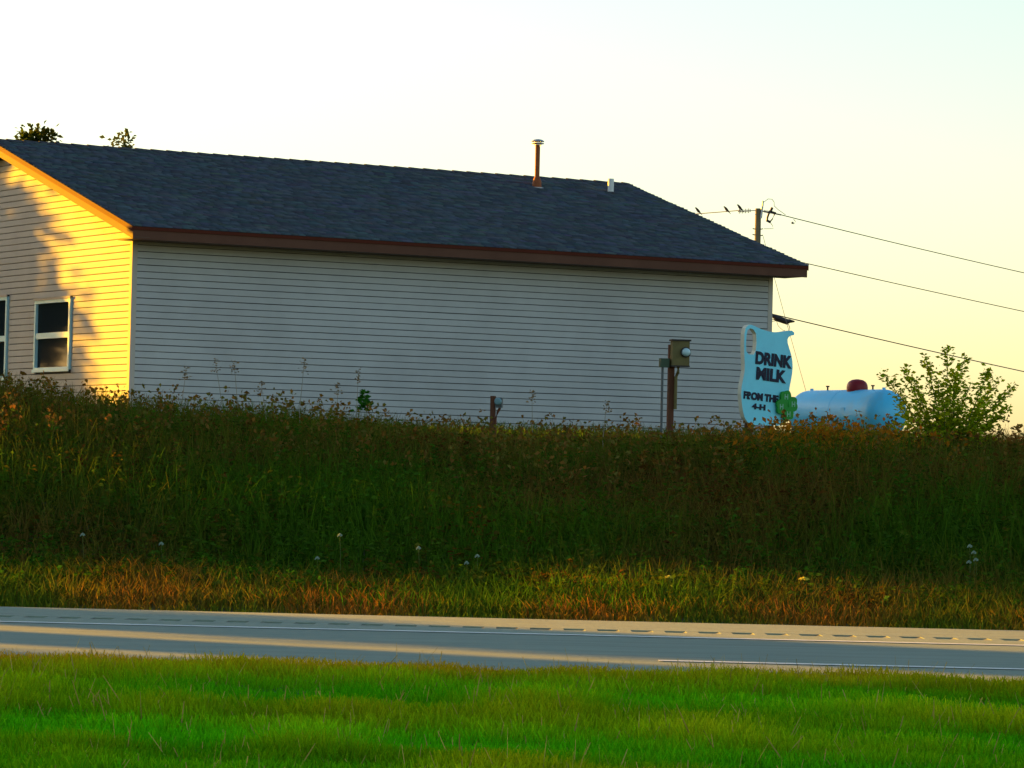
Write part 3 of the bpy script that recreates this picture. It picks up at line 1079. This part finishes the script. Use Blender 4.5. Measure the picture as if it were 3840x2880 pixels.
# ------------------------------------------------------------------ weeds on the bank
def weeds():
    rs = np.random.RandomState(5)
    parts = []
    # --- forbs: stems with leaves
    n = 9500
    X = rs.uniform(-7.5, 7.5, n)
    Y = 30.6 + (41.5 - 30.6) * rs.uniform(0, 1, n) ** .9
    Z = ground_z(X, Y)
    pn = patch_noise(X, Y, 2, .9)
    pn2 = patch_noise(X, Y, 9, 1.8)
    Hh = np.interp(Y, [30.6, 32.4, 34, 36, 41.5], [.2, .28, .5, .54, .44]) * rs.uniform(.75, 1.12, n) * (1 + .12 * pn)
    green = np.array([.036, .105, .010])
    brown = np.array([.095, .040, .012])
    olive = np.array([.055, .075, .012])
    f = np.clip(.37 + .42 * pn2 + rs.normal(size=n) * .15 + np.interp(Y, [34, 39], [0, .3]) + .3 * np.clip(X / 4, 0, 1) * np.interp(Y, [32.5, 36], [0, 1]), 0, 1)[:, None]
    base = green * (1 - f) + np.where(rs.uniform(size=(n, 1)) < .45, brown, olive) * f
    base *= rs.uniform(.6, 1.45, (n, 1))
    lean = rs.normal(size=(n, 2)) * .12
    for k in range(16):
        t = rs.uniform(.12, 1.0, n)
        az = rs.uniform(0, 2 * np.pi, n)
        Pp = np.stack([X + lean[:, 0] * t * Hh, Y + lean[:, 1] * t * Hh, Z + t * Hh], 1)
        Nn = np.stack([np.cos(az), np.sin(az), rs.uniform(-.1, .8, n)], 1)
        Lf = rs.uniform(.045, .115, n) * np.interp(t, [0, 1], [1.25, .6])
        V, F, Cc = leaf_cards(Pp, Nn, Lf, Lf * rs.uniform(.22, .5, n), base * rs.uniform(.75, 1.3, (n, 1)), rs, .2)
        parts.append((V, F, Cc))
    # --- blades between
    n = 90000
    X = rs.uniform(-7.5, 7.5, n)
    Y = rs.uniform(29.9, 41.8, n)
    Z = ground_z(X, Y)
    pn = patch_noise(X, Y, 2, .9)
    pn2 = patch_noise(X, Y, 21, 1.4)
    Hh = np.interp(Y, [29.6, 30.6, 32.4, 34, 36, 41.5], [.1, .22, .3, .52, .6, .5]) * rs.uniform(.5, 1.2, n) * (1 + .14 * pn)
    g1 = np.array([.050, .120, .010]); b1 = np.array([.12, .08, .02])
    f = np.clip(.31 + .45 * pn2 + rs.normal(size=n) * .18 + np.interp(Y, [34, 39], [0, .28]) + .3 * np.clip(X / 4, 0, 1) * np.interp(Y, [32.5, 36], [0, 1]), 0, 1)[:, None]
    base = (g1 * (1 - f) + b1 * f) * rs.uniform(.6, 1.4, (n, 1))
    V, F, Cc = grass_blades(np.stack([X, Y, Z], 1), Hh, rs.uniform(.006, .013, n), rs.uniform(.1, .6, n), base, rs)
    parts.append((V, F, Cc))
    # --- pale plume heads along the crest
    n = 1500
    X = rs.uniform(-7.5, 7.5, n)
    Y = rs.uniform(36, 41.8, n)
    Z = ground_z(X, Y)
    Hh = rs.uniform(.35, .68, n)
    for k in range(8):
        dz = rs.uniform(0, .14, n)
        Pp = np.stack([X + rs.normal(size=n) * .02, Y + rs.normal(size=n) * .02, Z + Hh - dz], 1)
        Nn = rs.normal(size=(n, 3)) + np.array([0, 0, .8])
        Lf = rs.uniform(.03, .07, n)
        cc = np.where(rs.uniform(size=(n, 1)) < .6, np.array([[.20, .11, .03]]), np.array([[.14, .13, .03]])) * rs.uniform(.6, 1.2, (n, 1))
        parts.append(leaf_cards(Pp, Nn, Lf, Lf * .6, cc, rs))
    # --- crest weeds before the tank, sunlit orange put into their colour
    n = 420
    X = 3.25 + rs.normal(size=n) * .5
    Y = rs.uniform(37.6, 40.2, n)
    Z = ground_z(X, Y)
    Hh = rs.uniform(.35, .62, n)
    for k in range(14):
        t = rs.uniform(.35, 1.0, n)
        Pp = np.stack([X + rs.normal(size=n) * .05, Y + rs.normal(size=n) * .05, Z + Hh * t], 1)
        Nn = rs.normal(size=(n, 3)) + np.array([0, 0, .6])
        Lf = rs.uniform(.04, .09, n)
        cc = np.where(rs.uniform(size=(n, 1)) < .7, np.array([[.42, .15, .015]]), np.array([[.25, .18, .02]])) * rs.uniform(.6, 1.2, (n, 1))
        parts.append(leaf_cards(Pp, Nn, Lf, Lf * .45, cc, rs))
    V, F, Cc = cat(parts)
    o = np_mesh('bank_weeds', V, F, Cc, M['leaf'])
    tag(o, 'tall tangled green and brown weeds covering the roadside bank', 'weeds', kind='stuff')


weeds()


def verge():
    rs = np.random.RandomState(15)
    n = 26000
    X = rs.uniform(-7.5, 7.5, n)
    Y = 29.5 + 1.9 * rs.uniform(0, 1, n) ** 1.2
    Z = ground_z(X, Y)
    pn = patch_noise(X, Y * 1.5, 33, 1.7)
    Hh = np.interp(Y, [29.5, 30.0, 31.4], [.05, .14, .24]) * rs.uniform(.5, 1.25, n)
    g1 = np.array([.075, .125, .014]); b1 = np.array([.26, .125, .025])
    f = np.clip(.45 + .5 * pn + rs.normal(size=n) * .2 + .12 * np.clip(X, -3, 3) / 3, 0, 1)[:, None]
    base = (g1 * (1 - f) + b1 * f) * rs.uniform(.65, 1.35, (n, 1))
    V, F, Cc = grass_blades(np.stack([X, Y, Z], 1), Hh, rs.uniform(.006, .013, n), rs.uniform(.2, .8, n), base, rs)
    o = np_mesh('verge_grass', V, F, Cc, M['grass'])
    tag(o, 'low dry and green grass strip along the far edge of the pavement', 'grass', kind='stuff')


verge()


def yard():
    rs = np.random.RandomState(35)
    n = 60000
    X = rs.uniform(-13, 15, n)
    Y = rs.uniform(41.5, 57.5, n)
    keep = (Y < 57.2 + np.maximum(0, (X + 5.7) * .56)) | (X > 5.5)
    X, Y = X[keep], Y[keep]
    n = len(X)
    Z = ground_z(X, Y)
    f = rs.uniform(0, .6, n)[:, None]
    base = (np.array([.05, .13, .012]) * (1 - f) + np.array([.14, .11, .03]) * f) * rs.uniform(.6, 1.3, (n, 1))
    V, F, Cc = grass_blades(np.stack([X, Y, Z], 1), rs.uniform(.08, .24, n), rs.uniform(.008, .016, n), rs.uniform(.2, .8, n), base, rs)
    o = np_mesh('yard_grass', V, F, Cc, M['grass'])
    tag(o, 'rough yard grass between the bank top and the house', 'grass', kind='stuff')


yard()


def median():
    rs = np.random.RandomState(25)
    n = 330000
    Y = 11.5 + (18.4 - 11.5) * rs.uniform(0, 1, n) ** 1.25
    X = rs.uniform(-1, 1, n) * (Y * .131 + 1.3)
    Z = ground_z(X, Y)
    pn = patch_noise(X * .8, Y * 1.5, 43, 2.8)
    pn2 = patch_noise(X, Y, 44, 1.2)
    pn3 = patch_noise(X, Y * 1.4, 45, 7.0)
    Hh = rs.uniform(.035, .075, n) * (1 + .25 * pn + .2 * pn3)
    g1 = np.array([.066, .37, .004]); b1 = np.array([.36, .43, .008]); d1 = np.array([.46, .27, .012])
    f = np.clip(.30 + .48 * pn + .16 * pn3 + rs.normal(size=n) * .1, 0, 1)[:, None]
    base = g1 * (1 - f) + b1 * f
    dry = np.clip(np.interp(Y, [14.2, 15.3], [-.25, .95]) * np.interp(X, [-1.5, 2.0], [1, .5]) + .25 * pn2, 0, 1)[:, None]
    base = (base * (1 - dry) + d1 * dry) * rs.uniform(.75, 1.25, (n, 1)) * (1 + .16 * patch_noise(X * .5, Y * 1.6, 47, 3.0)[:, None])
    straw = rs.uniform(size=n) < .007
    base[straw] = np.array([.42, .33, .10]) * rs.uniform(.6, 1.1, (straw.sum(), 1))
    Hh[straw] *= rs.uniform(1.0, 1.9, straw.sum())
    base = np.clip(base, .003, 1)
    az = rs.uniform(0, 2 * np.pi, n)
    d = np.stack([np.cos(az), np.sin(az), np.zeros(n)], 1)
    az = rs.uniform(0, 2 * np.pi, n)
    sd_ = np.stack([np.cos(az), np.sin(az), np.zeros(n)], 1)
    P0 = np.stack([X, Y, Z - .008], 1)
    wd_ = rs.uniform(.004, .008, (n, 1))
    H1 = Hh[:, None]
    T = P0 + np.array([[0, 0, 1.]]) * H1 + d * H1 * rs.uniform(.1, .9, (n, 1))
    V = np.stack([P0 - sd_ * wd_ * .5, P0 + sd_ * wd_ * .5, T + sd_ * wd_ * .2, T - sd_ * wd_ * .2], 1).reshape(-1, 3)
    F = np.arange(n)[:, None] * 4 + np.array([[0, 1, 2, 3]])
    o = np_mesh('median_grass', V, F, np.repeat(base, 4, axis=0), M['grass'])
    tag(o, 'mown green median grass filling the foreground', 'grass', kind='stuff')


median()


# ------------------------------------------------------------------ shrub, seedling, flowers, stalks
def shrub():
    rs = np.random.RandomState(77)
    sy = 39.5
    base = at(3545, 1760, sy)
    g = gz(base.x, sy)
    root = empty('leafy_shrub', (base.x, sy, g))
    tag(root, 'bright green shrub with upright leafy shoots before the tank', 'shrub')
    tips = [(3312, 1400), (3390, 1378), (3470, 1335), (3552, 1302), (3618, 1342), (3710, 1382), (3745, 1424), (3806, 1442), (3640, 1440),
            (3425, 1420), (3520, 1440), (3580, 1400), (3690, 1500), (3780, 1530), (3740, 1560), (3370, 1520), (3330, 1600), (3450, 1560),
            (3600, 1520), (3660, 1600), (3540, 1500), (3500, 1620), (3560, 1610), (3420, 1650), (3640, 1670), (3690, 1660)]
    b_ = MB()
    Ps, Ns, cols, Ls = [], [], [], []
    for i, (tx, tyy) in enumerate(tips):
        tip = at(tx, tyy, sy + rs.uniform(-.35, .35)) - Vector((base.x, sy, g))
        rt = Vector((rs.uniform(-.12, .12) + tip.x * .12, rs.uniform(-.1, .1), .0))
        mid = rt.lerp(tip, .5) + Vector((-tip.x * .12, 0, .06))
        b_.tube([rt, mid, tip], [.011, .007, .003], 5)
        ln_ = (tip - rt).length
        k = int(ln_ * 320)
        for j in range(k):
            t = rs.uniform(.14, 1.0)
            q = rt * (1 - t) ** 2 + mid * 2 * t * (1 - t) + tip * t * t
            spread = .022 + .055 * (1.0 - t)
            q = np.array(q) + rs.normal(size=3) * spread
            Ps.append(q)
            az = rs.uniform(0, 6.28)
            Ns.append((math.cos(az), math.sin(az), rs.uniform(.0, .9)))
            Ls.append(rs.uniform(.03, .085) * (1.1 - .25 * t))
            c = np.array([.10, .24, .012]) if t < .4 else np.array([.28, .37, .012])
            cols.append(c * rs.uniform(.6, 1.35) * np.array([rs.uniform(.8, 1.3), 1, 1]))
    b_.build('stems', M['stem_green'], root)
    Ls = np.array(Ls)
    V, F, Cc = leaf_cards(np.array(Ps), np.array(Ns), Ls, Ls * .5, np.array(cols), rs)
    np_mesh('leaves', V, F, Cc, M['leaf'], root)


shrub()


def small_plant(name, px, py_top, Y, label, n_leaf, lf, col, cat_='plant', seed=1, group=None, spread=.06, bare=.55):
    rs = np.random.RandomState(seed)
    tp_ = at(px, py_top, Y)
    g = gz(tp_.x, Y)
    r = empty(name, (tp_.x, Y, g))
    tag(r, label, cat_, group)
    h = tp_.z - g
    k = Vector((rs.normal() * .03, rs.normal() * .03, 0))
    MB().tube([(0, 0, -.05), k + Vector((0, 0, h * .5)), (0, 0, h)], [.005, .004, .002], 5).build('stem', M['stem'], r)
    t = rs.uniform(bare, 1.02, n_leaf)
    Ps = np.stack([rs.normal(size=n_leaf) * spread * (1.1 - t), rs.normal(size=n_leaf) * spread * (1.1 - t), t * h], 1)
    az = rs.uniform(0, 6.28, n_leaf)
    Ns = np.stack([np.cos(az), np.sin(az), rs.uniform(.0, .8, n_leaf)], 1)
    Lf = lf * rs.uniform(.6, 1.2, n_leaf)
    V, F, Cc = leaf_cards(Ps, Ns, Lf, Lf * .5, np.array(col) * rs.uniform(.65, 1.35, (n_leaf, 1)), rs)
    np_mesh('leaves', V, F, Cc, M['leaf'], r)


small_plant('seedling', 1366, 1470, 41.5, 'small bright green leafy seedling standing above the weeds before the wall', 90, .075, (.03, .13, .015), seed=3, spread=.09, bare=.72)
stalks = [(700, 1378), (808, 1352), (878, 1358), (1142, 1350), (1345, 1388), (1268, 1440), (980, 1440), (1995, 1472), (2275, 1510)]
STALK_POS = ['leftmost of the row', 'second from the left', 'third from the left', 'fourth in the row, tall', 'nearest the green seedling', 'just left of the seedling',
             'short one between the third and fourth', 'right of the small round gauge', 'farthest right of the row']
for i, (x_, y0_) in enumerate(stalks):
    small_plant('weed_stalk', x_, y0_, 39 + (i * 37 % 10) * .25, 'thin dry weed stalk before the wall, %s' % STALK_POS[i], 34, .035,
                (.22, .17, .10), 'weed', 100 + i, 'dry weed stalks along the bank top', .12, .86)


def flower(px, py, Y, m, label, group, r_):
    q = at(px, py, Y)
    g = gz(q.x, Y)
    o = empty('wild_flower', (q.x, Y, g))
    tag(o, label, 'flower', group)
    h = q.z - g
    MB().tube([(0, 0, -.05), (.01, 0, h * .5), (0, 0, h)], .0022, 5).build('stem', M['stem_green'], o)
    b_ = MB()
    for k in range(13):
        a = k * 2.4
        rr = r_ * math.sqrt(k / 13)
        x_, y__ = rr * math.cos(a), rr * math.sin(a)
        b_.lathe([(r_ * .2, 0), (r_ * .24, .006), (r_ * .1, .012)], 6, (x_, y__, h + .02 * (1 - (rr / r_) ** 2)))
    b_.build('flower_head', m, o)


for (x_, y0_, l_) in ((310, 2012, 'leftmost'), (605, 2046, 'second from left'), (1275, 2014, 'fourth from left, tallest stem'), (1790, 2092, 'rightmost of the left group'),
                      (1750, 2118, 'low one beside the rightmost'), (1190, 2100, 'third from left'), (1385, 2205, 'lowest by the verge grass'), (1570, 2062, 'middle of the bank')):
    flower(x_, y0_, 32.2, M['white_flower'], 'small white flower among the lower bank weeds, ' + l_, 'white flowers on the lower bank', .02)
for (x_, y0_, l_) in ((3637, 2055, 'top'), (3652, 2079, 'second'), (3660, 2106, 'right'), (3634, 2115, 'lowest')):
    flower(x_, y0_, 32.6, M['white_flower'], l_ + ' white flower of the small cluster low on the bank at right', 'white flower cluster at right', .022)
for (x_, y0_, l_) in ((3015, 2178, 'large yellow flower standing alone low on the bank'), (2510, 2172, 'yellow flower low on the bank left of the largest one'),
                      (3795, 2262, 'yellow flower by the pavement at the far right')):
    flower(x_, y0_, 31.2, M['yellow_flower'], l_, None, .045)
